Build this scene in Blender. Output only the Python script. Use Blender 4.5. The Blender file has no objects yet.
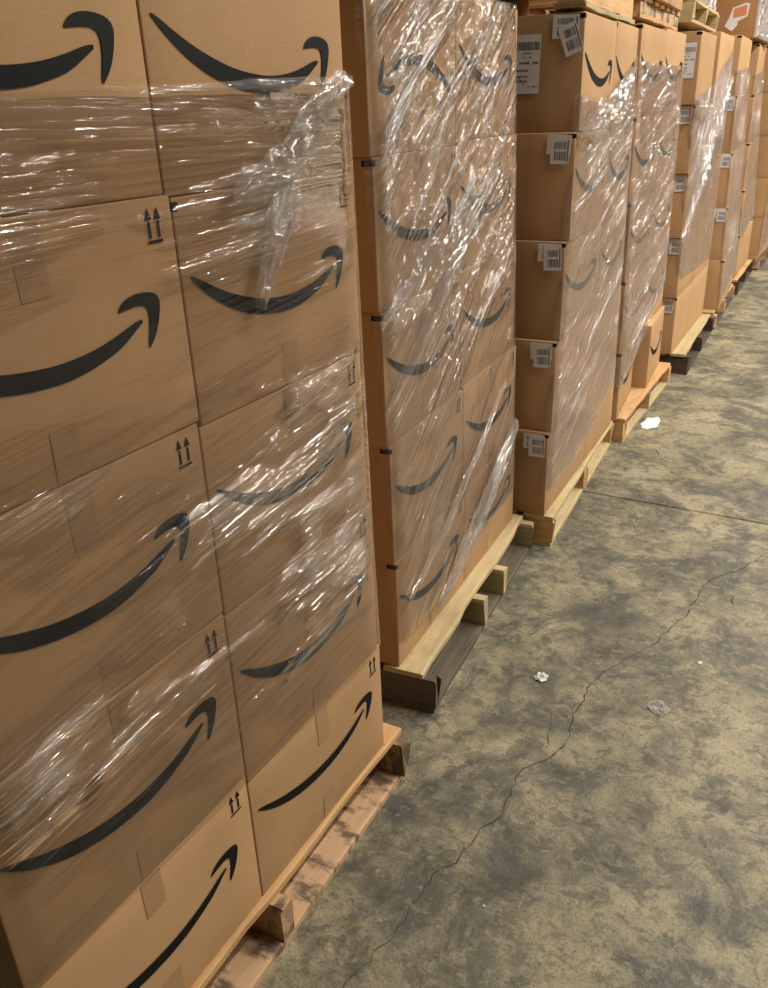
import bpy, math, random
import numpy as np
from mathutils import Matrix, Vector

# ------------------------------------------------------------------ camera, world, light
sc = bpy.context.scene
col = sc.collection
F, YAW, PITCH, ROLL = 830.7, 0.531, 0.4313, -0.0402
CAM = Vector((0.9262, 0.0, 1.7175))
cam = bpy.data.cameras.new('camera')
cam_o = bpy.data.objects.new('camera', cam); col.objects.link(cam_o)
cam.sensor_fit = 'VERTICAL'; cam.sensor_height = 24.0; cam.lens = 24.0 * F / 988.0
cam.clip_start = 0.02; cam.clip_end = 200
fw = Vector((-math.sin(YAW) * math.cos(PITCH), math.cos(YAW) * math.cos(PITCH), -math.sin(PITCH)))
rt = Vector((math.cos(YAW), math.sin(YAW), 0)); up = rt.cross(fw)
r2 = math.cos(ROLL) * rt + math.sin(ROLL) * up; u2 = -math.sin(ROLL) * rt + math.cos(ROLL) * up
cam_o.matrix_world = Matrix(((r2.x, u2.x, -fw.x, CAM.x), (r2.y, u2.y, -fw.y, CAM.y), (r2.z, u2.z, -fw.z, CAM.z), (0, 0, 0, 1)))
sc.camera = cam_o
w = bpy.data.worlds.new('world'); sc.world = w; w.use_nodes = True
w.node_tree.nodes['Background'].inputs[0].default_value = (1.0, 0.93, 0.82, 1)
w.node_tree.nodes['Background'].inputs[1].default_value = 0.05
CEIL = 5.2
LAMPS = [(2.2, 3.5), (2.2, 7.0), (2.2, 10.5), (2.2, 14.0), (6.0, 3.5), (6.0, 7.0), (6.0, 10.5), (6.0, 14.0)]
for lx, ly in LAMPS:
    ld = bpy.data.lights.new('ceiling_lamp', 'AREA'); ld.shape = 'RECTANGLE'; ld.size = 0.12; ld.size_y = 2.3
    ld.energy = 198; ld.color = (1.0, 0.93, 0.82)
    lo = bpy.data.objects.new('ceiling_lamp', ld); lo.location = (lx, ly, CEIL - 0.24); col.objects.link(lo)
sc.view_settings.view_transform = 'Standard'; sc.view_settings.look = 'None'; sc.view_settings.gamma = 1
sc.view_settings.use_curve_mapping = False
sc.view_settings.exposure = 0.0

rnd = random.Random(7)

# ------------------------------------------------------------------ helpers
def link(o, parent=None):
    col.objects.link(o)
    if parent is not None: o.parent = parent
    return o
def empty(name, loc, rz=0, parent=None):
    o = bpy.data.objects.new(name, None); o.empty_display_size = 0.05
    o.location = loc; o.rotation_euler = (0, 0, rz)
    return link(o, parent)
def tag(o, label=None, cat=None, group=None, kind=None):
    if label: o['label'] = label
    if cat: o['category'] = cat
    if group: o['group'] = group
    if kind: o['kind'] = kind
    return o
def mesh(name, verts, faces, mat, parent=None, smooth=False, loc=None, rz=0):
    me = bpy.data.meshes.new(name)
    me.from_pydata([tuple(map(float, v)) for v in verts], [], faces); me.update()
    if mat: me.materials.append(mat)
    if smooth: me.polygons.foreach_set('use_smooth', [True] * len(me.polygons))
    o = bpy.data.objects.new(name, me)
    if loc is not None: o.location = loc
    o.rotation_euler = (0, 0, rz)
    return link(o, parent)

def hash2(ix, iy, seed):
    n = (ix.astype(np.int64) * 374761393 + iy.astype(np.int64) * 668265263 + seed * 974711) & 0x7fffffff
    n = ((n ^ (n >> 13)) * 1274126177) & 0x7fffffff
    n = n ^ (n >> 16)
    return (n & 0xffff) / 65535.0
def vnoise(x, y, seed=0):
    x = np.asarray(x, float); y = np.asarray(y, float)
    ix = np.floor(x); iy = np.floor(y); fx = x - ix; fy = y - iy
    fx = fx * fx * (3 - 2 * fx); fy = fy * fy * (3 - 2 * fy)
    a = hash2(ix, iy, seed); b = hash2(ix + 1, iy, seed); c = hash2(ix, iy + 1, seed); d = hash2(ix + 1, iy + 1, seed)
    return (a + (b - a) * fx) * (1 - fy) + (c + (d - c) * fx) * fy
def sstep(a, b, x):
    t = np.clip((np.asarray(x, float) - a) / (b - a), 0, 1); return t * t * (3 - 2 * t)

# ------------------------------------------------------------------ materials
def lin(r, g, b):
    f = lambda c: (c / 255 / 12.92) if c / 255 <= 0.04045 else ((c / 255 + 0.055) / 1.055) ** 2.4
    return (f(r), f(g), f(b), 1)
class NT:
    def __init__(s, name):
        s.m = bpy.data.materials.new(name); s.m.use_nodes = True; s.t = s.m.node_tree
        s.b = s.t.nodes['Principled BSDF']; s.out = s.t.nodes['Material Output']
    def n(s, typ, **kw):
        nd = s.t.nodes.new(typ)
        for k, v in kw.items(): setattr(nd, k, v)
        return nd
    def l(s, a, b): s.t.links.new(a, b)
    def noise(s, vec, scale, detail=3, rough=0.55, dist=0):
        nd = s.n('ShaderNodeTexNoise'); nd.inputs['Scale'].default_value = scale; nd.inputs['Detail'].default_value = detail
        nd.inputs['Roughness'].default_value = rough; nd.inputs['Distortion'].default_value = dist
        if vec is not None: s.l(vec, nd.inputs['Vector'])
        return nd.outputs['Fac']
    def mapping(s, vec, scale=(1, 1, 1), rot=(0, 0, 0), loc=(0, 0, 0)):
        nd = s.n('ShaderNodeMapping'); nd.inputs['Scale'].default_value = scale; nd.inputs['Rotation'].default_value = rot
        nd.inputs['Location'].default_value = loc; s.l(vec, nd.inputs['Vector']); return nd.outputs[0]
    def ramp(s, fac, stops):
        nd = s.n('ShaderNodeValToRGB'); cr = nd.color_ramp
        while len(cr.elements) > 1: cr.elements.remove(cr.elements[0])
        cr.elements[0].position = stops[0][0]; cr.elements[0].color = stops[0][1]
        for p, c in stops[1:]:
            e = cr.elements.new(p); e.color = c
        s.l(fac, nd.inputs[0]); return nd.outputs[0]
    def grey(s, fac, a, b, va=0.0, vb=1.0):
        nd = s.n('ShaderNodeMapRange'); nd.inputs[1].default_value = a; nd.inputs[2].default_value = b
        nd.inputs[3].default_value = va; nd.inputs[4].default_value = vb; s.l(fac, nd.inputs[0]); return nd.outputs[0]
    def math(s, op, a, b):
        nd = s.n('ShaderNodeMath', operation=op)
        for i, v in enumerate((a, b)):
            if isinstance(v, (int, float)): nd.inputs[i].default_value = v
            else: s.l(v, nd.inputs[i])
        return nd.outputs[0]
    def mix(s, fac, a, b, blend='MIX'):
        nd = s.n('ShaderNodeMix', data_type='RGBA', blend_type=blend)
        for i, v in ((0, fac), (6, a), (7, b)):
            if isinstance(v, (int, float)): nd.inputs[i].default_value = v
            elif isinstance(v, tuple): nd.inputs[i].default_value = v
            else: s.l(v, nd.inputs[i])
        return nd.outputs[2]
    def bump(s, h, strength=0.3, dist=0.002):
        nd = s.n('ShaderNodeBump'); nd.inputs['Strength'].default_value = strength; nd.inputs['Distance'].default_value = dist
        s.l(h, nd.inputs['Height']); return nd.outputs[0]

def m_cardboard(name, base, var=0.10):
    k = NT(name); tc = k.n('ShaderNodeTexCoord').outputs['Object']; oi = k.n('ShaderNodeObjectInfo').outputs['Random']
    ad = k.n('ShaderNodeVectorMath', operation='ADD'); k.l(tc, ad.inputs[0])
    sc_ = k.n('ShaderNodeVectorMath', operation='SCALE'); sc_.inputs[0].default_value = (7.3, 3.1, 5.7); k.l(oi, sc_.inputs['Scale']); k.l(sc_.outputs[0], ad.inputs[1])
    v = ad.outputs[0]
    big = k.noise(v, 3.5, 3); fib = k.noise(k.mapping(v, (40, 40, 260)), 1.0, 3); flute = k.noise(k.mapping(v, (170, 170, 3)), 1.0, 1)
    c = k.ramp(big, [(0.25, tuple(x * (1 - var) for x in base[:3]) + (1,)), (0.75, tuple(min(1, x * (1 + var)) for x in base[:3]) + (1,))])
    c = k.mix(k.grey(fib, 0.35, 0.7, 0.0, 0.13), c, tuple(x * 0.55 for x in base[:3]) + (1,))
    hsv = k.n('ShaderNodeHueSaturation'); k.l(c, hsv.inputs['Color']); k.l(k.grey(oi, 0, 1, 0.92, 1.07), hsv.inputs['Value'])
    k.l(hsv.outputs[0], k.b.inputs['Base Color']); k.b.inputs['Roughness'].default_value = 0.78
    k.b.inputs['Specular IOR Level'].default_value = 0.25
    h = k.math('ADD', k.math('MULTIPLY', flute, 0.5), k.math('ADD', big, fib))
    k.l(k.bump(h, 0.25, 0.0012), k.b.inputs['Normal'])
    return k.m
def m_plain(name, c, rough=0.6, spec=0.3, noise=0.0, nscale=40):
    k = NT(name)
    if noise:
        tc = k.n('ShaderNodeTexCoord').outputs['Object']; f = k.noise(tc, nscale, 3)
        k.l(k.ramp(f, [(0.3, tuple(x * (1 - noise) for x in c[:3]) + (1,)), (0.7, tuple(min(1, x * (1 + noise)) for x in c[:3]) + (1,))]), k.b.inputs['Base Color'])
    else: k.b.inputs['Base Color'].default_value = c
    k.b.inputs['Roughness'].default_value = rough; k.b.inputs['Specular IOR Level'].default_value = spec
    return k.m
def m_wood(name, a, b, dirt, dirt_amt=0.35, dm=(5, 12, 12), dr=(0.48, 0.72)):
    k = NT(name); tc = k.n('ShaderNodeTexCoord').outputs['Object']; oi = k.n('ShaderNodeObjectInfo').outputs['Random']
    ad = k.n('ShaderNodeVectorMath', operation='ADD'); k.l(tc, ad.inputs[0])
    sc_ = k.n('ShaderNodeVectorMath', operation='SCALE'); sc_.inputs[0].default_value = (17.3, 9.1, 5.7); k.l(oi, sc_.inputs['Scale']); k.l(sc_.outputs[0], ad.inputs[1])
    v = ad.outputs[0]
    g = k.noise(k.mapping(v, (3, 60, 60)), 1.0, 4, 0.6, 0.6); big = k.noise(k.mapping(v, dm), 1.0, 4, 0.65)
    c = k.ramp(g, [(0.3, a), (0.7, b)])
    c = k.mix(k.grey(big, dr[0], dr[1], 0.0, dirt_amt), c, dirt)
    hsv = k.n('ShaderNodeHueSaturation'); k.l(c, hsv.inputs['Color']); k.l(k.grey(oi, 0, 1, 0.85, 1.1), hsv.inputs['Value'])
    k.l(hsv.outputs[0], k.b.inputs['Base Color']); k.b.inputs['Roughness'].default_value = 0.75
    k.l(k.bump(g, 0.5, 0.002), k.b.inputs['Normal'])
    return k.m
def m_film(name, gloss=0.9, base=0.012, hz=0.32, tint=(0.92, 0.90, 0.90, 1), rough=0.05, relief=1.0):
    k = NT(name); k.t.nodes.remove(k.b)
    uv = k.n('ShaderNodeUVMap').outputs[0]
    at = k.n('ShaderNodeAttribute', attribute_name='haze').outputs['Fac']
    n1 = k.noise(k.mapping(uv, (1.2, 56, 1)), 1.0, 1, 0.5, 0.0); n2 = k.noise(k.mapping(uv, (3.2, 170, 1), loc=(3, 7, 0)), 1.0, 1, 0.5, 0.0)
    pat = k.noise(k.mapping(uv, (2.5, 9, 1)), 1.0, 2, 0.6, 0.5)
    pm = k.grey(pat, 0.44, 0.60, 0.0, 1.0)
    act = k.math('MULTIPLY', k.math('MINIMUM', at, 1.4), k.math('ADD', k.math('MULTIPLY', pm, 0.8), 0.2))
    h = k.math('MULTIPLY', k.math('ADD', k.math('MULTIPLY', n1, 0.75), k.math('MULTIPLY', n2, 0.25)), act)
    nrm = k.bump(h, 1.0, 0.034 * relief)
    rr = k.math('ADD', k.grey(n1, 0.50, 0.72, 0, 0.7), k.grey(n2, 0.5, 0.7, 0, 0.5))
    st = k.math('MULTIPLY', k.math('ADD', rr, 0.15), act)
    fac = k.math('MINIMUM', k.math('ADD', k.math('MULTIPLY', st, hz), base), 0.9)
    tr = k.n('ShaderNodeBsdfTransparent'); df = k.n('ShaderNodeBsdfDiffuse'); df.inputs[0].default_value = tint; k.l(nrm, df.inputs['Normal'])
    tl = k.n('ShaderNodeBsdfTranslucent'); tl.inputs[0].default_value = tint
    m0 = k.n('ShaderNodeMixShader'); m0.inputs[0].default_value = 0.3; k.l(df.outputs[0], m0.inputs[1]); k.l(tl.outputs[0], m0.inputs[2])
    m1 = k.n('ShaderNodeMixShader'); k.l(fac, m1.inputs[0]); k.l(tr.outputs[0], m1.inputs[1]); k.l(m0.outputs[0], m1.inputs[2])
    gl = k.n('ShaderNodeBsdfGlossy'); gl.inputs['Roughness'].default_value = rough; gl.inputs['Color'].default_value = (1, 1, 1, 1); k.l(nrm, gl.inputs['Normal'])
    fr = k.n('ShaderNodeFresnel'); fr.inputs[0].default_value = 1.5; k.l(nrm, fr.inputs['Normal'])
    gf = k.math('MINIMUM', k.math('MULTIPLY', fr.outputs[0], k.math('ADD', k.math('MULTIPLY', act, gloss * 1.5), .45)), 0.7)
    m2 = k.n('ShaderNodeMixShader'); k.l(gf, m2.inputs[0]); k.l(m1.outputs[0], m2.inputs[1]); k.l(gl.outputs[0], m2.inputs[2])
    k.l(m2.outputs[0], k.out.inputs['Surface'])
    return k.m
STAINS = [(.42, 1.40, .09, .75), (.30, 2.62, .16, .6), (.20, 1.56, .10, .6), (.27, 2.20, .07, .5), (.12, 1.20, .07, .6), (.16, 3.0, .14, .5), (.78, 3.15, .1, .4), (.30, 4.35, .15, .4), (.9, 1.5, .07, .5), (.1, 1.0, .05, .6)]
def m_floor():
    k = NT('concrete'); tc = k.n('ShaderNodeTexCoord').outputs['Object']
    a = k.noise(tc, 1.6, 6, 0.62, 0.3); b = k.noise(k.mapping(tc, loc=(4.2, 1.7, 0)), 5.5, 6, 0.65, 0.5)
    c = k.noise(tc, 26, 4, 0.7); d = k.noise(tc, 130, 3, 0.7)
    base = k.ramp(k.math('ADD', k.math('MULTIPLY', a, 0.5), k.math('MULTIPLY', b, 0.5)),
                  [(0.38, lin(86, 84, 73)), (0.46, lin(121, 115, 95)), (0.54, lin(152, 142, 115)), (0.64, lin(172, 160, 131))])
    st = k.noise(k.mapping(tc, loc=(9.3, 3.1, 0)), 3.1, 7, 0.7, 0.9)
    col1 = k.mix(k.grey(st, 0.49, 0.60, 0, 0.8), base, lin(76, 77, 73))
    sm = k.noise(k.mapping(tc, loc=(1.3, 7.7, 0)), 13, 5, 0.7, 0.7)
    col2 = k.mix(k.grey(sm, 0.53, 0.58, 0, 0.5), col1, lin(66, 66, 60))
    s30 = k.noise(k.mapping(tc, loc=(5.3, 2.7, 0)), 34, 6, 0.72, 0.4)
    col2 = k.mix(k.grey(s30, 0.52, 0.62, 0, 0.42), col2, lin(72, 70, 61))
    sc_ = k.noise(k.mapping(tc, (9, 60, 1), rot=(0, 0, 0.9)), 1.0, 3, 0.6, 0.5)
    col3 = k.mix(k.grey(sc_, 0.62, 0.75, 0, 0.55), col2, lin(60, 60, 56))
    col4 = k.mix(k.grey(c, 0.53, 0.66, 0, 0.45), col3, lin(166, 157, 130))
    col5 = k.mix(k.grey(d, 0.52, 0.62, 0, 0.5), col4, lin(74, 72, 62))
    warp = k.n('ShaderNodeTexNoise'); warp.inputs['Scale'].default_value = 9; warp.inputs['Detail'].default_value = 5; k.l(tc, warp.inputs['Vector'])
    wv = k.n('ShaderNodeVectorMath', operation='MULTIPLY_ADD'); k.l(warp.outputs['Color'], wv.inputs[0]); wv.inputs[1].default_value = (.22, .22, 0); k.l(tc, wv.inputs[2])
    for (sx, sy, sr, sa) in STAINS:
        ds = k.n('ShaderNodeVectorMath', operation='DISTANCE'); k.l(wv.outputs[0], ds.inputs[0]); ds.inputs[1].default_value = (sx + .11, sy + .11, 0)
        col5 = k.mix(k.grey(ds.outputs['Value'], sr * .45, sr * 1.1, sa, 0.0), col5, lin(66, 67, 64))
    k.l(col5, k.b.inputs['Base Color'])
    k.l(k.grey(b, 0.3, 0.7, 0.42, 0.62), k.b.inputs['Roughness']); k.b.inputs['Specular IOR Level'].default_value = 0.35
    k.l(k.bump(k.math('ADD', c, d), 0.4, 0.003), k.b.inputs['Normal'])
    return k.m

M = {
 'card': m_cardboard('cardboard', lin(187, 149, 108)),
 'card_brown': m_cardboard('brown_cardboard', lin(170, 126, 84)),
 'ink': m_plain('black_ink', (0.007, 0.007, 0.008, 1), 0.6, 0.15),
 'ink_grey': m_plain('grey_ink', lin(92, 92, 98), 0.6, 0.2),
 'ink_red': m_plain('dark_red_pen', lin(90, 34, 44), 0.6, 0.2),
 'tape': m_plain('packing_tape', lin(172, 136, 98), 0.35, 0.5, 0.05, 60),
 'paper': m_plain('label_paper', lin(226, 226, 230), 0.55, 0.3, 0.03, 30),
 'orange': m_plain('orange_label', lin(214, 140, 104), 0.55, 0.3, 0.05, 60),
 'pine': m_wood('pine', lin(214, 174, 124), lin(192, 148, 98), lin(150, 112, 74), 0.5),
 'pale': m_wood('pale_pine', lin(200, 182, 140), lin(178, 157, 115), lin(136, 118, 86), 0.5),
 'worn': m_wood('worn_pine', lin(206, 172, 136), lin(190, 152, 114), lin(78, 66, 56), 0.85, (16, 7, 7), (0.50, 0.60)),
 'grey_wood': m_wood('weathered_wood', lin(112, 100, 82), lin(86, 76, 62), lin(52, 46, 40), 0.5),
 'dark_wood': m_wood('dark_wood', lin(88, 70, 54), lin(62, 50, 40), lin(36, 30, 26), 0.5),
 'film': m_film('stretch_film', relief=2.6, gloss=2.0, hz=.4),
 'film_thick': m_film('bunched_film', 1.6, 0.08, 0.65, rough=0.06, relief=.7),
 'film_hazy': m_film('hazy_stretch_film', 1.2, 0.10, 0.65, relief=1.6),
 'film_mid': m_film('crumpled_stretch_film', 1.2, 0.035, 0.62, relief=1.6),
 'white_film': m_film('milky_film', 1.0, 0.45, 0.6),
 'floor': m_floor(),
 'crack': m_plain('crack_dirt', lin(72, 69, 58), 0.9, 0.1, 0.3, 60),
 'joint': m_plain('joint_dirt', lin(40, 39, 36), 0.9, 0.1, 0.2, 60),
 'wall': m_plain('painted_wall', lin(150, 146, 136), 0.8, 0.2, 0.05, 2),
 'ceil': m_plain('ceiling_panel', lin(120, 118, 112), 0.8, 0.2, 0.05, 2),
 'metal': m_plain('white_metal', lin(220, 220, 215), 0.4, 0.5, 0.02, 5),
}

# ------------------------------------------------------------------ setting
fl = tag(empty('floor', (0, 0, 0)), 'stained grey-green concrete warehouse floor with cracks', None, None, 'structure')
JY = 3.66
def slab(y0, y1, x0=-1.4, x1=9.0):
    dz = -0.15; e = 0.005
    ys = [y0, y0 + e, y1 - e, y1]; zs = [-e, 0, 0, -e]
    v = []; f = []
    for x in (x0, x1):
        for y, z in zip(ys, zs): v.append((x, y, z))
        v += [(x, y1, dz), (x, y0, dz)]
    for i in range(6): f.append((i, (i + 1) % 6, 6 + (i + 1) % 6, 6 + i))
    f += [tuple(range(5, -1, -1)), tuple(range(6, 12))]
    return mesh('slab', v, f, M['floor'], fl)
slab(-5, JY - 0.004); slab(JY + 0.004, 16.0)
mesh('joint_fill', [(-1.4, JY - .012, -0.02), (9, JY - .012, -0.02), (9, JY + .012, -0.02), (-1.4, JY + .012, -0.02)], [(0, 1, 2, 3)], M['joint'], fl)
def crack(pts, wid, seed):
    r = random.Random(seed); P = []
    for (x0, y0), (x1, y1) in zip(pts[:-1], pts[1:]):
        n = max(2, int(math.hypot(x1 - x0, y1 - y0) / 0.02))
        for i in range(n):
            t = i / n; P.append((x0 + (x1 - x0) * t, y0 + (y1 - y0) * t))
    ox = 0; v = []; f = []
    for i, (x, y) in enumerate(P):
        ox = ox * 0.8 + r.uniform(-.009, .009); a = P[max(0, i - 1)]; b = P[min(len(P) - 1, i + 1)]
        d = Vector((b[0] - a[0], b[1] - a[1])).normalized(); nx, ny = -d.y, d.x
        ww = wid * r.uniform(.25, 1.0) * min(1, 0.2 + 4 * min(i, len(P) - i) / len(P))
        v += [(x + nx * (ox + ww), y + ny * (ox + ww), 0.0006), (x + nx * (ox - ww), y + ny * (ox - ww), 0.0006)]
    for i in range(len(P) - 1): f.append((2 * i, 2 * i + 1, 2 * i + 3, 2 * i + 2))
    return mesh('crack', v, f, M['crack'], fl)
crack([(0.99, 3.62), (0.773, 3.365), (0.599, 3.057), (0.519, 2.562), (0.398, 2.249), (0.386, 2.022), (0.40, 1.929), (0.326, 1.752), (0.32, 1.581), (0.262, 1.331), (0.23, 1.041), (0.21, 0.8)], 0.0026, 1)
crack([(0.30, 2.05), (0.33, 1.92), (0.35, 1.80)], 0.0018, 2)
crack([(0.55, 1.10), (0.53, 1.03), (0.56, 0.98)], 0.0025, 3)
crack([(0.62, 1.14), (0.60, 1.06), (0.60, 1.0)], 0.002, 4)
crack([(0.715, 2.90), (0.70, 2.965), (0.69, 2.99)], 0.003, 5)
crack([(0.14, 4.24), (0.10, 4.32), (0.07, 4.36)], 0.0028, 6)
crack([(0.02, 3.98), (0.012, 4.05)], 0.004, 7)

def box_obj(name, x0, x1, y0, y1, z0, z1, mat, parent=None):
    v = [(x, y, z) for x in (x0, x1) for y in (y0, y1) for z in (z0, z1)]
    f = [(0, 1, 3, 2), (4, 6, 7, 5), (0, 4, 5, 1), (2, 3, 7, 6), (0, 2, 6, 4), (1, 5, 7, 3)]
    return mesh(name, v, f, mat, parent)
tag(box_obj('light_block_wall', -1.55, -1.4, -5, 16, -0.15, CEIL, M['wall']), 'plain grey unseen wall added behind the stacked pallets to block light', None, None, 'structure')  # out-of-view wall, added to stop background light leaking between the stacks
tag(box_obj('ceiling', -1.55, 9.0, -5, 16, CEIL, CEIL + .15, M['ceil']), 'grey warehouse ceiling carrying strip lamps', None, None, 'structure')
for i, (lx, ly) in enumerate(LAMPS):
    o = empty('strip_lamp', (lx, ly, CEIL))
    tag(o, 'long white ceiling strip lamp hung above the aisle', 'lamp', 'ceiling strip lamps above the aisle')
    v = []; f = []
    for y in (-1.2, 1.2): v += [(-.08, y, -.10), (.08, y, -.10), (.17, y, -.22), (-.17, y, -.22)]
    f = [(0, 1, 5, 4), (1, 2, 6, 5), (3, 0, 4, 7), (0, 3, 2, 1), (4, 5, 6, 7), (2, 3, 7, 6)]
    mesh('housing', v, f, M['metal'], o)
    for y in (-.9, .9):
        mesh('hanger', [(a, y + b, z) for z in (-.004, -.11) for a, b in ((-.006, -.006), (.006, -.006), (.006, .006), (-.006, .006))], [(0, 1, 2, 3), (7, 6, 5, 4), (0, 4, 5, 1), (1, 5, 6, 2), (2, 6, 7, 3), (3, 7, 4, 0)], M['metal'], o)

# ------------------------------------------------------------------ pallets
def board(name, parent, mat, L, W, T, loc, rz=0, seed=0, rough_edge=0.0, chip=False):
    """a sawn board, length along local x, base at z=0; slightly bowed, edges uneven"""
    r = random.Random(seed); n = 14 if rough_edge else 4; v = []; f = []
    sec = [(-.5, 0), (.5, 0), (.5, .88), (.44, 1), (-.44, 1), (-.5, .88)]; m = len(sec); e0 = e1 = 0
    for i in range(n + 1):
        t = i / n; x = L * t
        e0 = e0 * .6 + r.uniform(-1, 1) * rough_edge; e1 = e1 * .6 + r.uniform(-1, 1) * rough_edge
        for a, b in sec:
            xx = x
            if chip and i in (0, n): xx += r.uniform(-1, 1) * .008
            v.append((xx, a * W + (e0 if a < 0 else e1), b * T))
    for i in range(n):
        for j in range(m): f.append((i * m + j, i * m + (j + 1) % m, (i + 1) * m + (j + 1) % m, (i + 1) * m + j))
    f += [tuple(range(m - 1, -1, -1)), tuple(range(n * m, n * m + m))]
    return mesh(name, v, f, mat, parent, False, loc, rz)
def pallet(FL, FR, label, mats, stringers=None, top_in=0.0, depth=1.16, z=0.0, rough=0.004, bottom_out=0.0, along=False, tb=0.095, sout=0.0, first_w=.10, height=.14):
    """FL, FR: the two aisle-side corners; stringers run away from the aisle (or along it when along=True)"""
    L = math.hypot(FR[0] - FL[0], FR[1] - FL[1]); rz = math.atan2(FR[1] - FL[1], FR[0] - FL[0])
    o = tag(empty('wooden_pallet', (FL[0], FL[1], z), rz), label, 'pallet', 'wooden pallets under the stacks')
    sd = int(abs(FL[1]) * 1000) + int(z * 77); H = height; bt = 0.018; sh = H - 2 * bt
    if not along:
        # top deck boards, lengthwise along the aisle
        ys = [top_in + first_w / 2] + [top_in + first_w + .03 + tb / 2 + k * (depth - top_in - first_w - .03 - tb) / 5 for k in range(6)]
        for k, y in enumerate(ys):
            board('deck_board', o, mats[0], L, first_w if k == 0 else tb, bt, (0, y, H - bt), 0, sd + k, rough if k == 0 else .001)
        for k, y in enumerate((bottom_out + .055, depth / 2, depth - .05)):
            board('bottom_board', o, mats[2], L, .10, bt, (0, y, 0), 0, sd + 20 + k, .002)
        for k, x in enumerate(stringers or (0.02, L / 2, L - .02)):
            mt = mats[1][k] if isinstance(mats[1], tuple) else mats[1]
            board('stringer', o, mt, depth - bottom_out - sout, .04, sh, (x, bottom_out + sout, bt), math.pi / 2, sd + 40 + k, .0015, True)
    else:
        n = 7
        for k in range(n):
            board('deck_board', o, mats[0], depth, .10, bt, (.05 + k * (L - .10) / (n - 1), 0, H - bt), math.pi / 2, sd + k, .002)
        for k, y in enumerate((.05, depth / 2, depth - .05)):
            board('bottom_board', o, mats[2], L, .10, bt, (0, y, 0), 0, sd + 20 + k, .006, True)
            board('stringer', o, mats[1], L - .02, .085, sh, (.01, y, bt), 0, sd + 40 + k, .004, True)
    return o

P = M
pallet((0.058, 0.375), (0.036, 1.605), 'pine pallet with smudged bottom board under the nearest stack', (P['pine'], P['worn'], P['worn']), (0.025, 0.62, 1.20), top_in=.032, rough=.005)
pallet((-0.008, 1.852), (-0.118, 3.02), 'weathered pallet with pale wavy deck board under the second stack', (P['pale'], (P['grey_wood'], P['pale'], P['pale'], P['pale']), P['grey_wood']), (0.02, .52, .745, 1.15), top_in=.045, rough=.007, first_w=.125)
pallet((-0.045, 3.05), (-0.145, 4.34), 'clean pale pine pallet under the third stack', (P['pale'], P['pine'], P['pale']), (0.022, .62, 1.268), top_in=.0, rough=.003, first_w=.13)
pallet((-0.09, 4.365), (-0.10, 5.56), 'pine pallet jutting into the aisle under the fourth stack', (P['pine'], P['pine'], P['pale']), None, top_in=.0, first_w=.14)
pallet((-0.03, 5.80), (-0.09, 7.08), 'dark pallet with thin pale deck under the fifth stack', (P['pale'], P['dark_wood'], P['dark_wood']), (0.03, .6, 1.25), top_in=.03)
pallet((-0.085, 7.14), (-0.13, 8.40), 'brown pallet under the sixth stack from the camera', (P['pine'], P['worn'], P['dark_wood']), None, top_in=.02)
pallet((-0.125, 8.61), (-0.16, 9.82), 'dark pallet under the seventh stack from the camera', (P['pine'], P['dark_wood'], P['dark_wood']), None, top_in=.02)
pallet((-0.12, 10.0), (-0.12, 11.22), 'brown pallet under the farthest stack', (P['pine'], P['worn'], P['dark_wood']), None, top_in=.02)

# ------------------------------------------------------------------ cartons
SM_UP = [(0.019, .250), (0.026, .2495), (0.06, .2295), (0.105, .208), (0.147, .193), (0.181, .183), (0.226, .175), (0.272, .171), (0.309, .172), (0.346, .1765), (0.379, .184), (0.409, .193), (0.429, .2005), (0.436, .199)]
SM_LO = [(0.019, .247), (0.031, .234), (0.052, .2155), (0.08, .1965), (0.109, .180), (0.141, .1665), (0.182, .1545), (0.219, .1475), (0.253, .1445), (0.287, .1435), (0.326, .148), (0.357, .1555), (0.391, .1655), (0.437, .194)]
AR_OUT = [(0.393, .2185), (0.401, .231), (0.426, .2385), (0.455, .237), (0.475, .2305), (0.479, .219), (0.471, .191), (0.460, .168), (0.445, .152)]
AR_IN = [(0.396, .2165), (0.411, .2185), (0.430, .2200), (0.442, .2185), (0.449, .2155), (0.4515, .204), (0.450, .185), (0.444, .165), (0.4425, .153)]
def resample(pts, n):
    L = [0]
    for a, b in zip(pts[:-1], pts[1:]): L.append(L[-1] + math.hypot(b[0] - a[0], b[1] - a[1]))
    xs = np.interp(np.linspace(0, L[-1], n), L, [p[0] for p in pts]); ys = np.interp(np.linspace(0, L[-1], n), L, [p[1] for p in pts])
    for _ in range(2):
        xs[1:-1] = (xs[:-2] + 2 * xs[1:-1] + xs[2:]) / 4; ys[1:-1] = (ys[:-2] + 2 * ys[1:-1] + ys[2:]) / 4
    return list(zip(xs, ys))
SMILE = (resample(SM_UP, 40), resample(SM_LO, 40)); ARROW = (resample(AR_OUT, 24), resample(AR_IN, 24))

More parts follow.
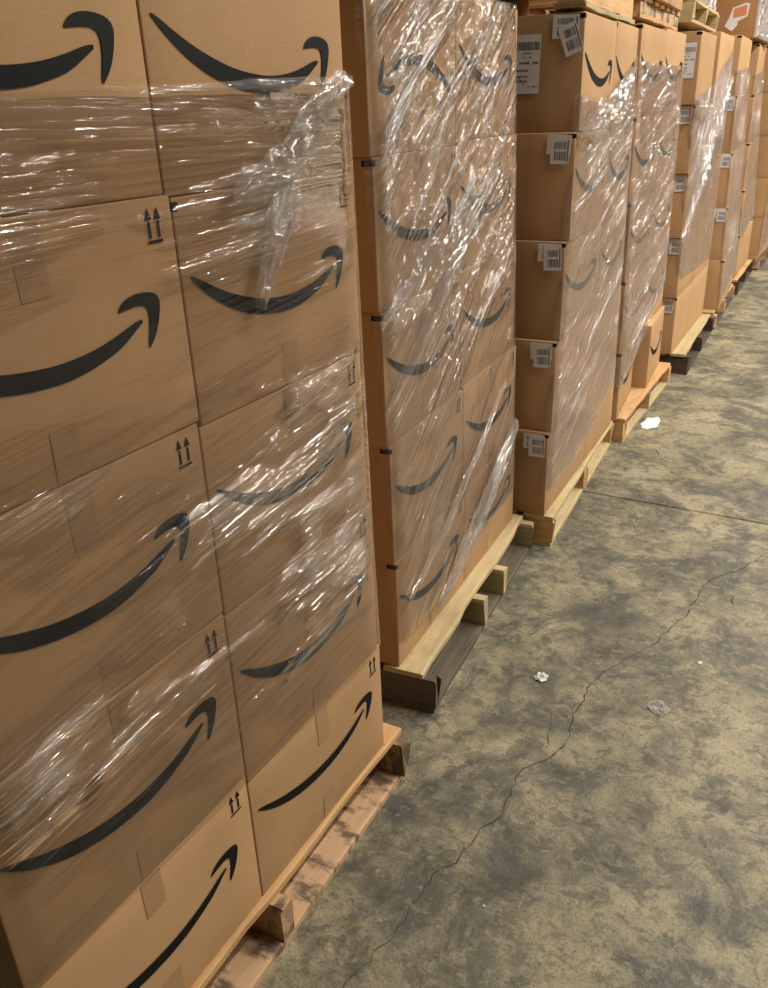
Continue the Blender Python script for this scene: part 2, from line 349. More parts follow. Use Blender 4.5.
def carton_geo(w, d, h, r, bul, seed):
    """rounded, slightly bulging carton; front at y=0, x in [-w/2,w/2], z in [0,h], depth +y"""
    ax = lambda L, n: [0, .35 * r, r] + [r + (L - 2 * r) * i / n for i in range(1, n)] + [L - r, L - .35 * r, L]
    gx, gy, gz = ax(w, 6), ax(d, 4), ax(h, 5); idx = {}; V = []; Fc = []
    def vid(i, j, k):
        key = (i, j, k)
        if key not in idx:
            p = [gx[i] - w / 2, gy[j] - d / 2, gz[k] - h / 2]; e = [w / 2 - r, d / 2 - r, h / 2 - r]
            q = [max(-e[a], min(e[a], p[a])) for a in range(3)]; dv = [p[a] - q[a] for a in range(3)]
            ln = math.sqrt(sum(x * x for x in dv))
            if ln > 1e-9: p = [q[a] + dv[a] / ln * r for a in range(3)]
            x, y, z = p; u, v_, s = x / w + .5, y / d + .5, z / h + .5
            if y < 0: y -= bul(u, s) * min(1, (-y) / (d / 2) * 1.0)
            if j == 0 or j == 1 or j == 2: pass
            side = 16 * v_ * (1 - v_) * s * (1 - s) * .0003
            if i == 0: x -= side
            if i == len(gx) - 1: x += side
            idx[key] = len(V); V.append((x, y + d / 2, z + h / 2))
        return idx[key]
    nx, ny, nz = len(gx), len(gy), len(gz)
    for i in range(nx - 1):
        for k in range(nz - 1):
            Fc.append((vid(i, 0, k), vid(i + 1, 0, k), vid(i + 1, 0, k + 1), vid(i, 0, k + 1)))
            Fc.append((vid(i, ny - 1, k), vid(i, ny - 1, k + 1), vid(i + 1, ny - 1, k + 1), vid(i + 1, ny - 1, k)))
        for j in range(ny - 1):
            Fc.append((vid(i, j, 0), vid(i, j + 1, 0), vid(i + 1, j + 1, 0), vid(i + 1, j, 0)))
            Fc.append((vid(i, j, nz - 1), vid(i + 1, j, nz - 1), vid(i + 1, j + 1, nz - 1), vid(i, j + 1, nz - 1)))
    for j in range(ny - 1):
        for k in range(nz - 1):
            Fc.append((vid(0, j, k), vid(0, j, k + 1), vid(0, j + 1, k + 1), vid(0, j + 1, k)))
            Fc.append((vid(nx - 1, j, k), vid(nx - 1, j + 1, k), vid(nx - 1, j + 1, k + 1), vid(nx - 1, j, k + 1)))
    return V, Fc
def strip_faces(n, off=0): return [(off + i, off + i + 1, off + n + i + 1, off + n + i) for i in range(n - 1)]

def carton(FL, FR, z0, z1, label, group, depth=.6, smile=True, sdz=0.0, flip=False, arrows=False, mark=True, tape=True, stickers=0, ship=False, mat='card', cat='box', seed=0, gap=.0012, bulge=None, name='cardboard_box'):
    r = random.Random(seed * 31 + 5)
    dx, dy = FR[0] - FL[0], FR[1] - FL[1]; w = math.hypot(dx, dy) - 2 * gap; rz = math.atan2(dy, dx); h = z1 - z0 - gap
    mid = ((FL[0] + FR[0]) / 2, (FL[1] + FR[1]) / 2, z0)
    root = tag(empty(name, mid, rz), label, cat, group)
    b = bulge if bulge is not None else r.uniform(.001, .004); p1 = r.uniform(.4, .6)
    def bul(u, s): return b * 16 * max(0, u * (1 - u)) * max(0, s * (1 - s)) + .0012 * math.sin(7 * u * p1 + seed) * math.sin(5 * s + seed * 2) * min(1, 12 * max(0, u * (1 - u))) * min(1, 12 * max(0, s * (1 - s)))
    V, Fc = carton_geo(w, depth, h, .0038, bul, seed)
    mesh('carton_body', V, Fc, M[mat], root, True)
    def fp(a, c, lift=.0015): # a: metres from left edge, c: metres from the base
        return (a - w / 2, -bul(a / w, c / h) - lift, c)
    kx, kz = w / .53, h / .37
    if smile:
        vs = []; fs = []
        for up_, lo_ in (SMILE, ARROW):
            off = len(vs); n = len(up_)
            for P_ in (up_, [((a + c) / 2, (b_ + d_) / 2) for (a, b_), (c, d_) in zip(up_, lo_)], lo_):
                for a, c in P_:
                    a *= kx; c = c * kz + sdz
                    if flip: a, c = w - a, h - c
                    vs.append(fp(a, c))
            fs += strip_faces(n, off) + strip_faces(n, off + n)
        mesh('printed_smile_arrow', vs, fs, M['ink'], root)['label'] = 'black printed curved smile with an arrowhead'
    if arrows:
        vs = []; fs = []
        def quad(pts):
            o_ = len(vs); vs.extend(fp(a, c) for a, c in pts); fs.append(tuple(range(o_, o_ + len(pts))))
        ax, az = w - .052, h - .063
        for k in (0, 1):
            x = ax + k * .019
            quad([(x - .0022, az + .007), (x + .0022, az + .007), (x + .0022, az + .031), (x - .0022, az + .031)])
            quad([(x - .0068, az + .033), (x + .0068, az + .033), (x, az + .05)])
        quad([(ax - .006, az), (ax + .025, az), (ax + .025, az + .0042), (ax - .006, az + .0042)])
        mesh('printed_up_arrows', vs, fs, M['ink'], root)['label'] = 'two small black upward arrows over a bar'
    if mark:
        vs = []; fs = []; zt = h - .006; zl = zt - .014
        ring = [(-w / 2 - .0006, .030), (-w / 2 - .0006, .012), (-w / 2 - .0006, .004), (-w / 2 + .0008, .0008), (-w / 2 + .004, -.0008), (-w / 2 + .012, -.001)]
        vs = [(x, y, zl) for x, y in ring] + [(x, y, zt) for x, y in ring]
        fs = strip_faces(len(ring))
        mesh('printed_corner_mark', vs, fs, M['ink'], root)['label'] = 'small black block printed across the top corner'
    if tape:
        tw = .048
        for c0, c1 in ((h - .085 - r.uniform(0, .02), h - .004), (.004, .075 + r.uniform(0, .02))):
            vs = []; n = 5; x0 = w / 2 - tw / 2 + r.uniform(-.01, .01)
            for q in range(n):
                c = c0 + (c1 - c0) * q / (n - 1); vs += [fp(x0, c, .0007), fp(x0 + tw / 2, c, .0007), fp(x0 + tw, c, .0007)]
            fs = []
            for q in range(n - 1):
                for s_ in (0, 1): fs.append((q * 3 + s_, q * 3 + s_ + 1, q * 3 + s_ + 4, q * 3 + s_ + 3))
            mesh('packing_tape', vs, fs, M['tape'], root)
    # stickers on the end face (local -x): d inward from the front edge, c height
    def ef(d_, c_, lift): return (-w / 2 - .0032 - lift, d_, c_)
    def plate(nm, dc, cc, sw, sh, ang, lift, mt, parent):
        ca, sa = math.cos(ang), math.sin(ang); vs = []
        for l_ in (lift, lift + .0006):
            for a, b_ in ((-.5, -.5), (.5, -.5), (.5, .5), (-.5, .5)):
                vs.append(ef(dc + a * sw * ca - b_ * sh * sa, cc + a * sw * sa + b_ * sh * ca, l_))
        return mesh(nm, vs, [(0, 3, 2, 1), (4, 5, 6, 7), (0, 1, 5, 4), (1, 2, 6, 5), (2, 3, 7, 6), (3, 0, 4, 7)], mt, parent)
    def bars(nm, parent, dc, cc, ang, lift, rects, mt):
        ca, sa = math.cos(ang), math.sin(ang); vs = []; fs = []
        for (a0, b0, a1, b1) in rects:
            o_ = len(vs)
            for a, b_ in ((a0, b0), (a1, b0), (a1, b1), (a0, b1)): vs.append(ef(dc + a * ca - b_ * sa, cc + a * sa + b_ * ca, lift))
            fs.append((o_, o_ + 1, o_ + 2, o_ + 3))
        return mesh(nm, vs, fs, mt, parent)
    def barcode(a0, a1, b0, b1, rr):
        out = []; a = a0
        while a < a1 - .002:
            bw = rr.choice((.0012, .002, .003)); out.append((a, b0, min(a + bw, a1), b1)); a += bw + rr.choice((.0012, .0018, .0028))
        return out
    def sticker(dc, cc, ang, lift, sw=.068, sh=.088):
        s_ = plate('barcode_sticker', dc, cc, sw, sh, ang, lift, M['paper'], root); s_['label'] = 'white sticker with a grey barcode'
        bars('barcode', s_, dc, cc, ang, lift + .0009, barcode(-sw * .32, sw * .32, -sh * .36, -.002, r) + barcode(-sw * .32, sw * .32, .006, sh * .34, r), M['ink_grey'])
        bars('printed_text', s_, dc, cc, ang, lift + .0009, [(-sw * .44, -sh * .4, -sw * .38, sh * .4)], M['ink_grey'])
    if stickers == 1:
        sticker(.057, h - .040, 0.02 + r.uniform(-.05, .05), .0002, .088, .066); sticker(.050 + r.uniform(-.008, .008), h - .060, -.03 + r.uniform(-.06, .06), .0016)
    if stickers == 2:
        sticker(.064, h - .042, 0.03, .0002, .09, .072); sticker(.044, h - .080, -.36, .0016, .064, .095)
    if ship:
        lw, lh = .125, .185; dc, cc = ship, h - .15
        s_ = plate('shipping_label', dc, cc, lw, lh, .02, .0002, M['paper'], root); s_['label'] = 'tall white shipping label with barcode and a pen tick'
        f = lambda *q: [q]
        bars('barcode', s_, dc, cc, .02, .0011, barcode(-.058, .048, .044, .070, r), M['ink_grey'])
        tx = []
        for (b0, hh, segs) in ((.033, .004, ((-.03, .0), )), (.020, .004, ((-.03, -.02), (-.01, .0))), (.001, .007, ((-.055, -.035), (-.025, .012))), (-.022, .006, ((-.02, .05),)), (-.040, .005, ((-.02, .035),)), (-.055, .005, ((-.02, .03),)), (-.072, .004, ((-.056, -.035), (-.028, -.022)))):
            for a0, a1 in segs:
                a = a0
                while a < a1:
                    e = a + r.uniform(.004, .009); tx.append((a, b0, min(e, a1), b0 + hh)); a = e + .002
        bars('printed_text', s_, dc, cc, .02, .0011, tx, M['ink_grey'])
        ck = [(-.014, -.045), (-.008, -.064), (.002, -.054), (.02, -.036), (.04, -.018), (.056, -.008)]; vs = []; fs = []
        for a, b_ in ck: vs += [ef(dc + a, cc + b_ + .0016, .0014), ef(dc + a, cc + b_ - .0016, .0014)]
        fs = [(2 * i, 2 * i + 1, 2 * i + 3, 2 * i + 2) for i in range(len(ck) - 1)]
        mesh('pen_tick', vs, fs, M['ink_red'], s_)['label'] = 'dark red hand-drawn tick'
    return root

ROWN = ['bottom row', 'second row from the bottom', 'middle row', 'second row from the top', 'top row']
lerp = lambda a, b, t: a + (b - a) * t
# nearest stack, measured row by row
xr1 = [0.0, 0.0, 0.0, 0.0, 0.0]
zl = [.14, .497, .888, 1.261, 1.618, 1.976]; zr = [.14, .470, .877, 1.250, 1.613, 1.971]
yl = [.436, .432, .437, .440, .440]; ysm = [.974, .973, .976, .980, .972]; yr = [1.527, 1.512, 1.503, 1.503, 1.494]
for k in range(5):
    xo = (0.0, .002, .0, .002, -.001)[k]
    carton((xo, yl[k]), (xo, ysm[k]), zl[k], zl[k + 1], 'smile-printed carton, left column, %s of the nearest stack' % ROWN[k], 'smile-printed cartons of the nearest stack', arrows=True, mark=k != 4, seed=10 + k)
    carton((xo, ysm[k]), (xo - .001, yr[k]), zr[k], zr[k + 1], 'smile-printed carton, right column, %s of the nearest stack' % ROWN[k], 'smile-printed cartons of the nearest stack', arrows=True, mark=(k == 3), tape=k != 4, seed=20 + k, sdz=.02 if k == 0 else 0)

ST = {  # BL, BR, TL, TR (x, y, z)
 2: ((-.126, 1.853, .14), (-.190, 2.977, .14), (-.140, 1.800, 1.985), (-.225, 2.935, 2.01)),
 3: ((-.089, 3.036, .14), (-.142, 4.277, .14), (-.045, 3.135, 1.997), (-.120, 4.110, 2.008)),
 4: ((-.126, 4.319, .14), (-.184, 5.525, .14), (-.133, 4.200, 2.025), (-.175, 5.350, 2.048)),
 5: ((-.148, 5.779, .14), (-.181, 7.090, .14), (-.145, 5.620, 2.058), (-.182, 7.000, 2.12)),
 6: ((-.083, 7.257, .14), (-.150, 8.400, .14), (-.185, 7.270, 2.127), (-.257, 8.300, 2.14)),
 7: ((-.170, 8.660, .14), (-.200, 9.780, .14), (-.255, 8.780, 2.13), (-.330, 9.750, 2.15)),
 8: ((-.141, 10.02, .14), (-.140, 11.20, .14), (-.110, 10.00, 2.15), (-.120, 11.15, 2.16)),
}
NAMES = {2: 'the second stack', 3: 'the third stack', 4: 'the fourth stack', 5: 'the fifth stack', 6: 'the sixth stack', 7: 'the seventh stack', 8: 'the farthest stack'}
def at(n, u, t):
    BL, BR, TL, TR = ST[n]
    return tuple(lerp(lerp(BL[i], BR[i], u), lerp(TL[i], TR[i], u), t) for i in range(3))
for n in range(2, 9):
    for k in range(5):
        t0, t1 = k / 5, (k + 1) / 5; tm = (t0 + t1) / 2
        SEAM = {2: .497, 3: .535, 4: .50}.get(n, .5)
        for c, (ua, ub) in enumerate(((0, SEAM), (SEAM, 1))):
            A, B = at(n, ua, tm), at(n, ub, tm); z0 = at(n, (ua + ub) / 2, t0)[2]; z1 = at(n, (ua + ub) / 2, t1)[2]
            A, B = A[:2], B[:2]
            jx = (0, .002, -.002, .001, 0)[(k + n) % 5]; A = (A[0] + jx, A[1]); B = (B[0] + jx, B[1])
            if n == 4 and k == 0: A, B = ((-.126, 4.319), (-.185, 4.85)) if c == 0 else ((-.120, 4.955), (-.170, 5.515))
            if n == 5 and k == 4: A, B = ((A[0], A[1]), (B[0], B[1] - .10)) if c == 0 else ((A[0] + .0, A[1] + .03), B)
            sm_ = n <= 4 and not (n == 3 and k < 2)
            word = 'smile-printed' if sm_ else 'plain brown'
            kw = dict(smile=sm_, arrows=(n == 2), seed=n * 40 + k * 4 + c, tape=n <= 2, mark=n < 8 and (c == 0 or n == 3))
            if n == 2 and k == 4 and c == 0: kw['flip'] = True; word = 'upside-down smile-printed'
            if c == 0 and n in (3, 5, 6):
                kw['stickers'] = 2 if (k == 4 and n == 3) else (1 if not (k == 4) else 0)
                if k == 0 and n in (5, 6): kw['stickers'] = 1 if n == 5 else 0
                if k == 4 and n in (3, 5): kw['ship'] = .212 if n == 3 else .085
            carton(A, B, z0, z1, '%s carton, %s column, %s of %s' % (word, ('left', 'right')[c], ROWN[k], NAMES[n]), 'cartons of ' + NAMES[n], **kw)

# ------------------------------------------------------------------ second tier on top of the far stacks
pallet((-.055, 3.12), (-.115, 4.02), 'worn pine pallet resting on top of the third stack', (P['pine'], P['pine'], P['pale']), z=2.012, along=True, depth=1.0)
pallet((-.135, 4.18), (-.19, 5.22), 'broken pine pallet resting on top of the fourth stack', (P['pine'], P['worn'], P['pine']), z=2.052, along=True, depth=1.0, height=.085)
pallet((-.215, 5.68), (-.27, 6.80), 'pale pallet with dark openings on top of the fifth stack', (P['pale'], P['pale'], P['pale']), z=2.125, depth=1.0, height=.12)
carton((-.16, 3.2), (-.20, 3.98), 2.154, 2.55, 'carton on the raised pallet above the third stack', 'cartons of the upper tier', smile=False, mark=False, arrows=False, seed=301)
carton((-.12, 4.34), (-.17, 5.16), 2.139, 2.60, 'pale tan carton on the raised pallet above the fourth stack', 'cartons of the upper tier', smile=False, mark=False, arrows=False, seed=302, bulge=.003)
carton((-.25, 5.66), (-.30, 6.78), 2.246, 2.70, 'carton under milky wrap above the fifth stack', 'cartons of the upper tier', smile=False, mark=False, seed=303)
u6 = carton((-.225, 8.28), (-.255, 9.55), 2.155, 2.85, 'brown carton with torn orange and white label on the seventh stack', 'cartons of the upper tier', smile=False, mark=False, seed=304, mat='card_brown', depth=1.0)
carton((-.10, 10.0), (-.10, 11.15), 2.163, 2.80, 'wrapped carton on top of the farthest stack', 'cartons of the upper tier', smile=False, mark=False, seed=306, depth=1.0)
# torn label on the end of the brown carton
hw = math.hypot(.03, 1.27) / 2 + .001
tl_ = mesh('torn_label', [(-hw - .001, d_, c_) for d_, c_ in ((.25, .10), (.19, .06), (.15, .10), (.15, .13), (.08, .16), (.07, .25), (.10, .26), (.20, .23), (.22, .16))], [tuple(range(9))], M['paper'], u6)
tl_['label'] = 'torn white label with an orange panel'
mesh('orange_panel', [(-hw - .002, d_, c_) for d_, c_ in ((.09, .17), (.09, .245), (.19, .222), (.19, .155))], [(0, 1, 2, 3)], M['orange'], tl_)

# ------------------------------------------------------------------ stretch wrap
def ridge(n): return (1 - np.abs(2 * n - 1)) ** 2.2
def film(name, parent, Lf, Rf, zt, zb, ang, amp, haze, step, seed, wrap=.02, off=.0075, mat='film'):
    """sheet pulled across the aisle side and round both corners. Lf/Rf: z -> (x, y) of the stack's corners"""
    W = 1.15; nu = int(W / step); nw = max(2, int(wrap / step)); nv = int((zt(.5) - zb(.5)) / step)
    A = np.concatenate([np.linspace(-wrap, 0, nw, endpoint=False), np.linspace(0, 1, nu), 1 + np.linspace(0, wrap, nw + 1)[1:]])
    U = np.clip(A, 0, 1); nA = len(A); t = np.linspace(0, 1, nv)
    Uu = np.repeat(U[:, None], nv, 1)
    Z = zb(U)[:, None] * (1 - t)[None, :] + zt(U)[:, None] * t[None, :]
    lx, ly = Lf(Z); rx, ry = Rf(Z)
    X0 = lx + (rx - lx) * Uu; Y0 = ly + (ry - ly) * Uu
    Yd = Uu * (ry - ly).mean()
    th = ang(Uu, Z); s = Yd * np.cos(th) + Z * np.sin(th); q = -Yd * np.sin(th) + Z * np.cos(th)
    am, cr = amp(Uu, Z)
    mod = vnoise(s * 2.2, q * 7, seed + 9)
    h = am * (ridge(vnoise(s * 1.6, q * 26, seed)) * .9 + ridge(vnoise(s * 3.5, q * 60, seed + 1)) * .4) * (.25 + 1.2 * mod)
    h = h + cr * (ridge(vnoise(Yd * 17 + Z * 9, Z * 21 - Yd * 6, seed + 2)) + .6 * ridge(vnoise(Yd * 40, Z * 38, seed + 3)))
    h = np.clip(h, 0, .03)
    edge = np.clip(np.minimum(A, 1 - A), 0, 1)[:, None]; eb = sstep(0, .05, edge)
    h = h * eb; o = .002 + (off - .002) * eb + h; off = .002
    wl = np.maximum(-A, 0)[:, None]; wr = np.maximum(A - 1, 0)[:, None]
    front = ((A >= 0) & (A <= 1))[:, None]
    X = X0 + np.where(front, o, off) - np.where(wl > 0, wl, 0) - np.where(wr > 0, wr, 0)
    Y = Y0 - np.where(wl > 0, off + h * .5, 0) + np.where(wr > 0, off + h * .5, 0)
    Y = Y - np.where(front & (Uu <= 0), off, 0) + np.where(front & (Uu >= 1), off, 0)
    V = np.stack([X, Y, Z], -1).reshape(-1, 3)
    idx = np.arange(nA * nv).reshape(nA, nv)
    Fq = np.stack([idx[:-1, :-1], idx[1:, :-1], idx[1:, 1:], idx[:-1, 1:]], -1).reshape(-1, 4)
    o_ = mesh(name, V, Fq.tolist(), M[mat], parent, True)
    finish_film(o_.data, s, q, haze(Uu, Z) * (.25 + .75 * eb), Fq)
    return o_
def finish_film(me, s, q, hz, Fq):
    at_ = me.attributes.new('haze', 'FLOAT', 'POINT'); at_.data.foreach_set('value', np.clip(hz, 0, 2).astype(np.float32).ravel())
    uvl = me.uv_layers.new(name='UVMap'); uv = np.stack([s.ravel(), q.ravel()], -1)[Fq.ravel()]
    uvl.data.foreach_set('uv', uv.astype(np.float32).ravel())
def fold(name, parent, pts, widths, amp, hz, seed, n=90, m=16, mat='film_thick', pleats=3.0):
    """bunched strip of film along a 3D polyline lying in front of the cartons (pleats run lengthwise)"""
    P_ = np.array(pts, float); L = np.concatenate([[0], np.cumsum(np.linalg.norm(np.diff(P_, axis=0), axis=1))])
    tt = np.linspace(0, L[-1], n); C = np.stack([np.interp(tt, L, P_[:, i]) for i in range(3)], -1); Wd = np.interp(tt, L, widths)
    T = np.gradient(C, axis=0); T /= np.linalg.norm(T, axis=1)[:, None]; N = np.array([1.0, 0, 0]); B = np.cross(N, T); B /= np.linalg.norm(B, axis=1)[:, None]
    a = np.linspace(-.5, .5, m)
    s = np.repeat(tt[:, None], m, 1); q = a[None, :] * Wd[:, None]
    edge = 1 + .35 * (vnoise(s * 25, np.sign(a)[None, :] * 3 + 0 * s, seed) - .5)
    h = amp * (ridge(vnoise(s * 6, a[None, :] * pleats * 2 + 9 + 0 * s, seed + 1)) + .6 * ridge(vnoise(s * 45, q * 60, seed + 2)))
    V = C[:, None, :] + B[:, None, :] * (q * edge)[..., None] + N[None, None, :] * (h * (1 - (2 * a[None, :]) ** 4))[..., None]
    idx = np.arange(n * m).reshape(n, m); Fq = np.stack([idx[:-1, :-1], idx[1:, :-1], idx[1:, 1:], idx[:-1, 1:]], -1).reshape(-1, 4)
    o_ = mesh(name, V.reshape(-1, 3), Fq.tolist(), M[mat], parent, True)
    hzv = hz * (1 - .5 * np.abs(2 * a[None, :]) ** 3) * (.5 + .9 * vnoise(s * 14, a[None, :] * 5 + 0 * s, seed + 4))
    finish_film(o_.data, s, q, hzv, Fq)
    return o_
def wrap_root(n, label):
    b = (0.0, .44, .14) if n == 1 else ST[n][0]
    return tag(empty('stretch_wrap', b), label, 'plastic wrap', 'clear stretch wraps around the stacks')
def local(o):
    """children are built in world coordinates: keep them there"""
    for c in o.children: c.location = (-o.location.x, -o.location.y, -o.location.z)
gs = lambda x, c, w_: np.exp(-((x - c) / w_) ** 2)

# nearest stack
w1 = wrap_root(1, 'clear stretch wrap with streaked glints around the nearest stack')
zk = np.array([.14, .47, .88, 1.25, 1.62, 2.0]); yrk = np.array([1.527, 1.518, 1.507, 1.503, 1.498, 1.494])
L1 = lambda Z: (np.full_like(Z, .003), np.full_like(Z, .437)); R1 = lambda Z: (np.full_like(Z, .003), np.interp(Z, zk, yrk))
act1 = lambda u, z: np.clip(1.2 * gs(u, .80, .32) * gs(z - .06 * u, 1.10, .11) + 1.2 * gs(u, .76, .28) * gs(z - .05 * u, .76, .13) + .35 * gs(u, .75, .4) * gs(z, .95, .15) + gs(u, .12, .16) * gs(z, .83, .07) + 1.2 * gs(u, .85, .22) * gs(z, 1.56, .08) + 1.2 * gs(u, .8, .25) * gs(z, 1.71, .06) + .3 * gs(u, .2, .3) * gs(z, 1.62, .06) + .35 * gs(u, .15, .2) * gs(z, 1.22, .05), 0, 1.2)
film('film_sheet', w1, L1, R1, lambda u: 1.755 + .015 * u, lambda u: np.interp(u, [0, .35, .5, .8, 1], [.515, .50, .49, .475, .472]),
     lambda u, z: np.interp(z, [.5, .9, 1.25, 1.6, 1.8], [.03, .09, .13, .03, -.05]),
     lambda u, z: (.0004 + .0035 * act1(u, z), .0045 * gs(u, .80, .16) * (gs(z, 1.57, .06) + gs(z, 1.71, .05))),
     lambda u, z: .05 + 1.1 * act1(u, z),
     .0065, 3, off=.006)
fold('film_fold', w1, [(.018, 1.462, 1.773), (.022, 1.36, 1.715), (.024, 1.26, 1.645), (.022, 1.15, 1.615), (.02, 1.10, 1.600)], [.05, .07, .07, .05, .02], .012, 1.4, 5, m=24, pleats=5)
fold('film_fold', w1, [(.020, 1.26, 1.61), (.022, 1.215, 1.54), (.024, 1.18, 1.49), (.022, 1.145, 1.43), (.02, 1.14, 1.415)], [.05, .07, .055, .035, .015], .011, 1.3, 6, m=24, pleats=5)
fold('film_fold', w1, [(.016, .98, 1.757), (.017, 1.2, 1.765), (.018, 1.49, 1.771)], [.010, .016, .02], .006, 1.0, 7, m=8)
local(w1)

def path(n, side):
    BL, BR, TL, TR = ST[n]; a, b = (BL, TL) if side == 'L' else (BR, TR)
    return lambda Z: (np.interp(Z, [a[2], b[2]], [a[0], b[0]]), np.interp(Z, [a[2], b[2]], [a[1], b[1]]))
# second stack
w2 = wrap_root(2, 'crumpled clear stretch wrap covering the second stack')
film('film_sheet', w2, path(2, 'L'), path(2, 'R'), lambda u: 1.985 + .03 * u, lambda u: np.interp(u, [0, .3, .5, 1], [.235, .22, .28, .30]),
     lambda u, z: .58 + .05 * (vnoise(u * 2, z * 1.5, 4) - .5),
     lambda u, z: (.0010 + .0022 * vnoise(u * 3, z * 3, 61), .0060 * sstep(.9, 1.5, z) * (.4 + .6 * vnoise(u * 4, z * 4, 8)) * (1 - .7 * sstep(1.82, 1.95, z)) + .0006),
     lambda u, z: .42 + .9 * sstep(1.0, 1.5, z) + .5 * gs(z - u * .5, .85, .12), .0075, 13, off=.012, mat='film_mid')
fold('film_fold', w2, [(-.118, 2.10, .225), (-.12, 2.30, .31), (-.135, 2.55, .42), (-.15, 2.75, .51), (-.165, 2.90, .60)], [.03, .10, .12, .11, .06], .009, 1.4, 15, m=30, pleats=7)
fold('film_fold', w2, [(-.118, 1.90, .36), (-.125, 2.15, .46), (-.14, 2.45, .62), (-.16, 2.75, .80)], [.02, .045, .05, .02], .006, 1.2, 16, m=16, pleats=4)
fold('film_fold', w2, [(-.118, 1.80, .98), (-.13, 2.0, 1.10), (-.15, 2.3, 1.30), (-.18, 2.6, 1.42)], [.02, .06, .07, .03], .006, .8, 17, m=20, pleats=5)
fold('film_fold', w2, [(-.122, 1.80, 1.22), (-.14, 2.1, 1.34), (-.17, 2.5, 1.46), (-.20, 2.9, 1.50)], [.03, .05, .05, .02], .006, .8, 18, m=20, pleats=5)
local(w2)
# third stack
w3 = wrap_root(3, 'loose clear stretch wrap hanging over the third stack')
film('film_sheet', w3, path(3, 'L'), path(3, 'R'), lambda u: np.interp(u, [0, .4, .7, 1], [1.75, 1.73, 1.82, 1.90]), lambda u: np.interp(u, [0, .3, .6, 1], [.26, .24, .30, .42]),
     lambda u, z: np.interp(z, [.2, 1.2, 1.8], [.45, .38, .2]),
     lambda u, z: (.0012 + .0022 * gs(z - .35 * u, .6, .25), .0045 * gs(z, 1.62, .14) + .0006),
     lambda u, z: .55 + .5 * gs(z, 1.6, .2) + .35 * gs(z - .35 * u, .55, .3), .010, 23, off=.012, mat='film_hazy')
fold('film_fold', w3, [(-.045, 3.12, 1.62), (-.05, 3.35, 1.63), (-.07, 3.65, 1.72), (-.09, 3.95, 1.84)], [.02, .09, .11, .03], .02, 1.0, 24, m=22)
local(w3)
w4 = wrap_root(4, 'shiny clear stretch wrap around the fourth stack')
film('film_sheet', w4, path(4, 'L'), path(4, 'R'), lambda u: 1.88 + 0 * u, lambda u: np.interp(u, [0, .3, .8, 1], [.33, .40, .62, .70]),
     lambda u, z: np.interp(z, [.2, 1.0, 1.8], [.45, .35, .15]),
     lambda u, z: (.0014 + .0030 * (gs(z - .3 * u, .55, .2) + gs(z, 1.2, .15)), .0035 * gs(z, 1.5, .2) + .0006),
     lambda u, z: .7 + .4 * gs(z - .3 * u, .5, .2) + .3 * gs(z, 1.3, .3), .012, 33, off=.012, mat='film_hazy')
local(w4)
w5 = wrap_root(5, 'white-glinting stretch wrap slung diagonally over the fifth stack')
film('film_sheet', w5, path(5, 'L'), path(5, 'R'), lambda u: np.interp(u, [0, .4, 1], [1.72, 1.80, 2.04]), lambda u: np.interp(u, [0, .6, 1], [.66, .62, .60]),
     lambda u, z: .75 + 0 * u, lambda u, z: (.0025 + .003 * gs(z - .5 * u, 1.25, .3), .002 + 0 * u),
     lambda u, z: .5 + 1.0 * gs(z - .45 * u, 1.30, .32), .014, 43, off=.012, mat='film_hazy')
fold('film_fold', w5, [(-.13, 5.57, 1.70), (-.12, 5.75, 1.68), (-.13, 6.0, 1.64), (-.14, 6.15, 1.60)], [.03, .10, .09, .02], .03, 1.5, 44, m=14)
fold('film_fold', w5, [(-.13, 5.56, .92), (-.13, 5.95, 1.2), (-.14, 6.4, 1.5), (-.15, 6.8, 1.85)], [.03, .10, .13, .06], .025, 1.1, 45, m=18)
local(w5)
for n, lab, zb_ in ((6, 'dull stretch wrap around the sixth stack', .2), (7, 'thin stretch wrap around the seventh stack', .5), (8, 'loose stretch wrap around the farthest stack', .2)):
    wn = wrap_root(n, lab)
    film('film_sheet', wn, path(n, 'L'), path(n, 'R'), lambda u: 1.9 + .05 * u, lambda u: zb_ + .1 * u, lambda u, z: .6 + 0 * u,
         lambda u, z: (.002 + .003 * gs(z, .6, .4), .002 + 0 * u), lambda u, z: .8 + 0 * u, .02, 50 + n, off=.012, mat='film_hazy')
    local(wn)
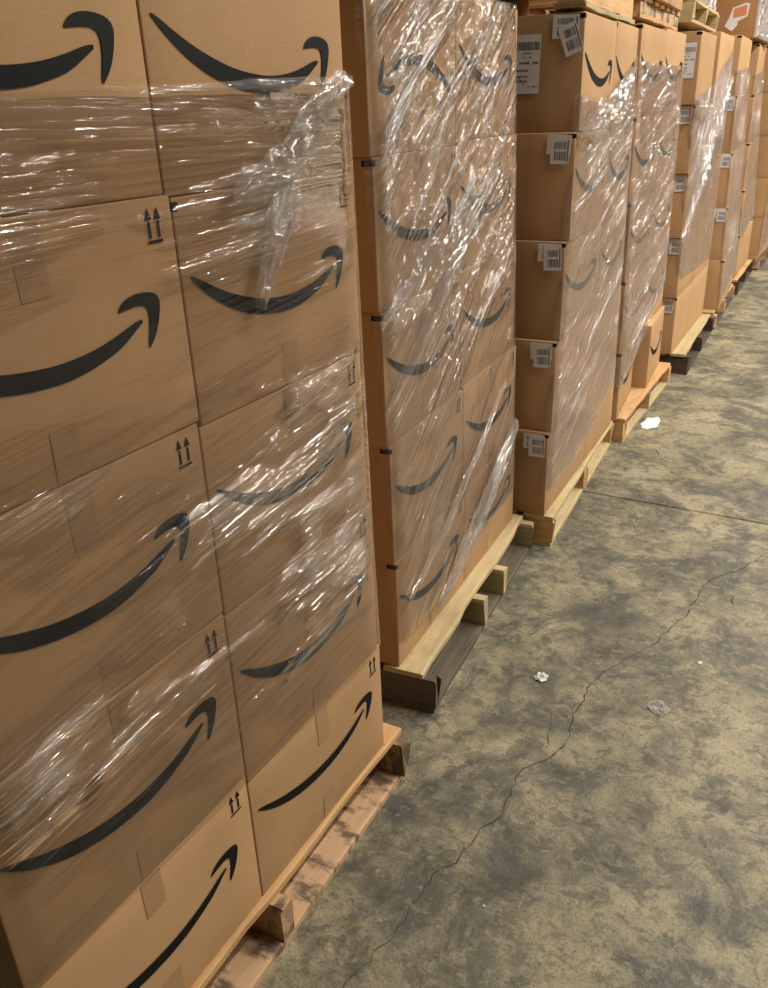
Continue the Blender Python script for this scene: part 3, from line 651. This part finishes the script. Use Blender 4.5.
for (a, b, z0, z1, lab, sd) in (((-.25, 5.66), (-.30, 6.78), 2.25, 2.70, 'milky stretch wrap around the carton above the fifth stack', 71), ((-.225, 8.28), (-.255, 9.55), 2.16, 2.85, 'stretch wrap around the carton above the seventh stack', 72), ((-.10, 10.0), (-.10, 11.15), 2.17, 2.80, 'stretch wrap around the carton above the farthest stack', 73)):
    wn = tag(empty('stretch_wrap', (a[0], a[1], z0)), lab, 'plastic wrap', 'clear stretch wraps around the stacks')
    film('film_sheet', wn, lambda Z: (np.full_like(Z, a[0]), np.full_like(Z, a[1])), lambda Z: (np.full_like(Z, b[0]), np.full_like(Z, b[1])), lambda u: z1 + 0 * u, lambda u: z0 + 0 * u, lambda u, z: .3 + 0 * u,
         lambda u, z: (.002 + 0 * u, .003 + 0 * u), lambda u, z: 1.0 + 0 * u, .02, sd, off=.012, wrap=.5 if sd != 72 else .02, mat='white_film')
    local(wn)

# ------------------------------------------------------------------ litter on the floor
def scrap(name, x, y, rx, ry, mat, label, cat, seed, zh=.012, n=9):
    r = random.Random(seed); rings = 4; v = [(0, 0, zh * .5)]; f = []
    rad = [r.uniform(.78, 1.12) for _ in range(n * 2)]
    for k in range(1, rings + 1):
        for i in range(n * 2):
            a = math.pi * i / n; q = k / rings * (rad[i] if k > 1 else 1)
            v.append((rx * q * math.cos(a), ry * q * math.sin(a), .0015 + r.uniform(0, zh) * (1 if k < rings else .4)))
    m = n * 2
    for i in range(m): f.append((0, 1 + i, 1 + (i + 1) % m))
    for k in range(rings - 1):
        for i in range(m):
            a, b = 1 + k * m + i, 1 + k * m + (i + 1) % m; f.append((a, a + m, b + m, b))
    o = mesh(name, v, f, mat, None, False, (x, y, 0.0))
    tag(o, label, cat)
    me = o.data; me.attributes.new('haze', 'FLOAT', 'POINT').data.foreach_set('value', [1.2] * len(me.vertices))
    uvl = me.uv_layers.new(name='UVMap')
    for lp in me.loops: uvl.data[lp.index].uv = me.vertices[lp.vertex_index].co.xy
    return o
M['scrap'] = m_plain('scrap_plastic', lin(214, 214, 210), 0.3, 0.5, 0.1, 90)
M['scrap_clear'] = m_film('scrap_film', 2.0, 0.30, 0.5)
scrap('plastic_scrap', .223, 2.173, .022, .026, M['scrap'], 'small white crumpled plastic scrap on the floor near the second stack', 'litter', 1, .014)
scrap('plastic_scrap', .597, 2.192, .034, .036, M['scrap_clear'], 'clear rounded plastic scrap on the open floor', 'litter', 2, .008)
scrap('paper_scrap', -.027, 4.749, .05, .12, M['paper'], 'flat torn white paper lying beside the fourth stack', 'litter', 3, .003)
scrap('paper_scrap', .667, 2.487, .008, .010, M['paper'], 'tiny white paper speck on the open floor', 'litter', 4, .003, 5)
scrap('paper_scrap', .40, 1.285, .0035, .004, M['paper'], 'tiny white crumb on the dark stained floor in front', 'litter', 5, .003, 5)
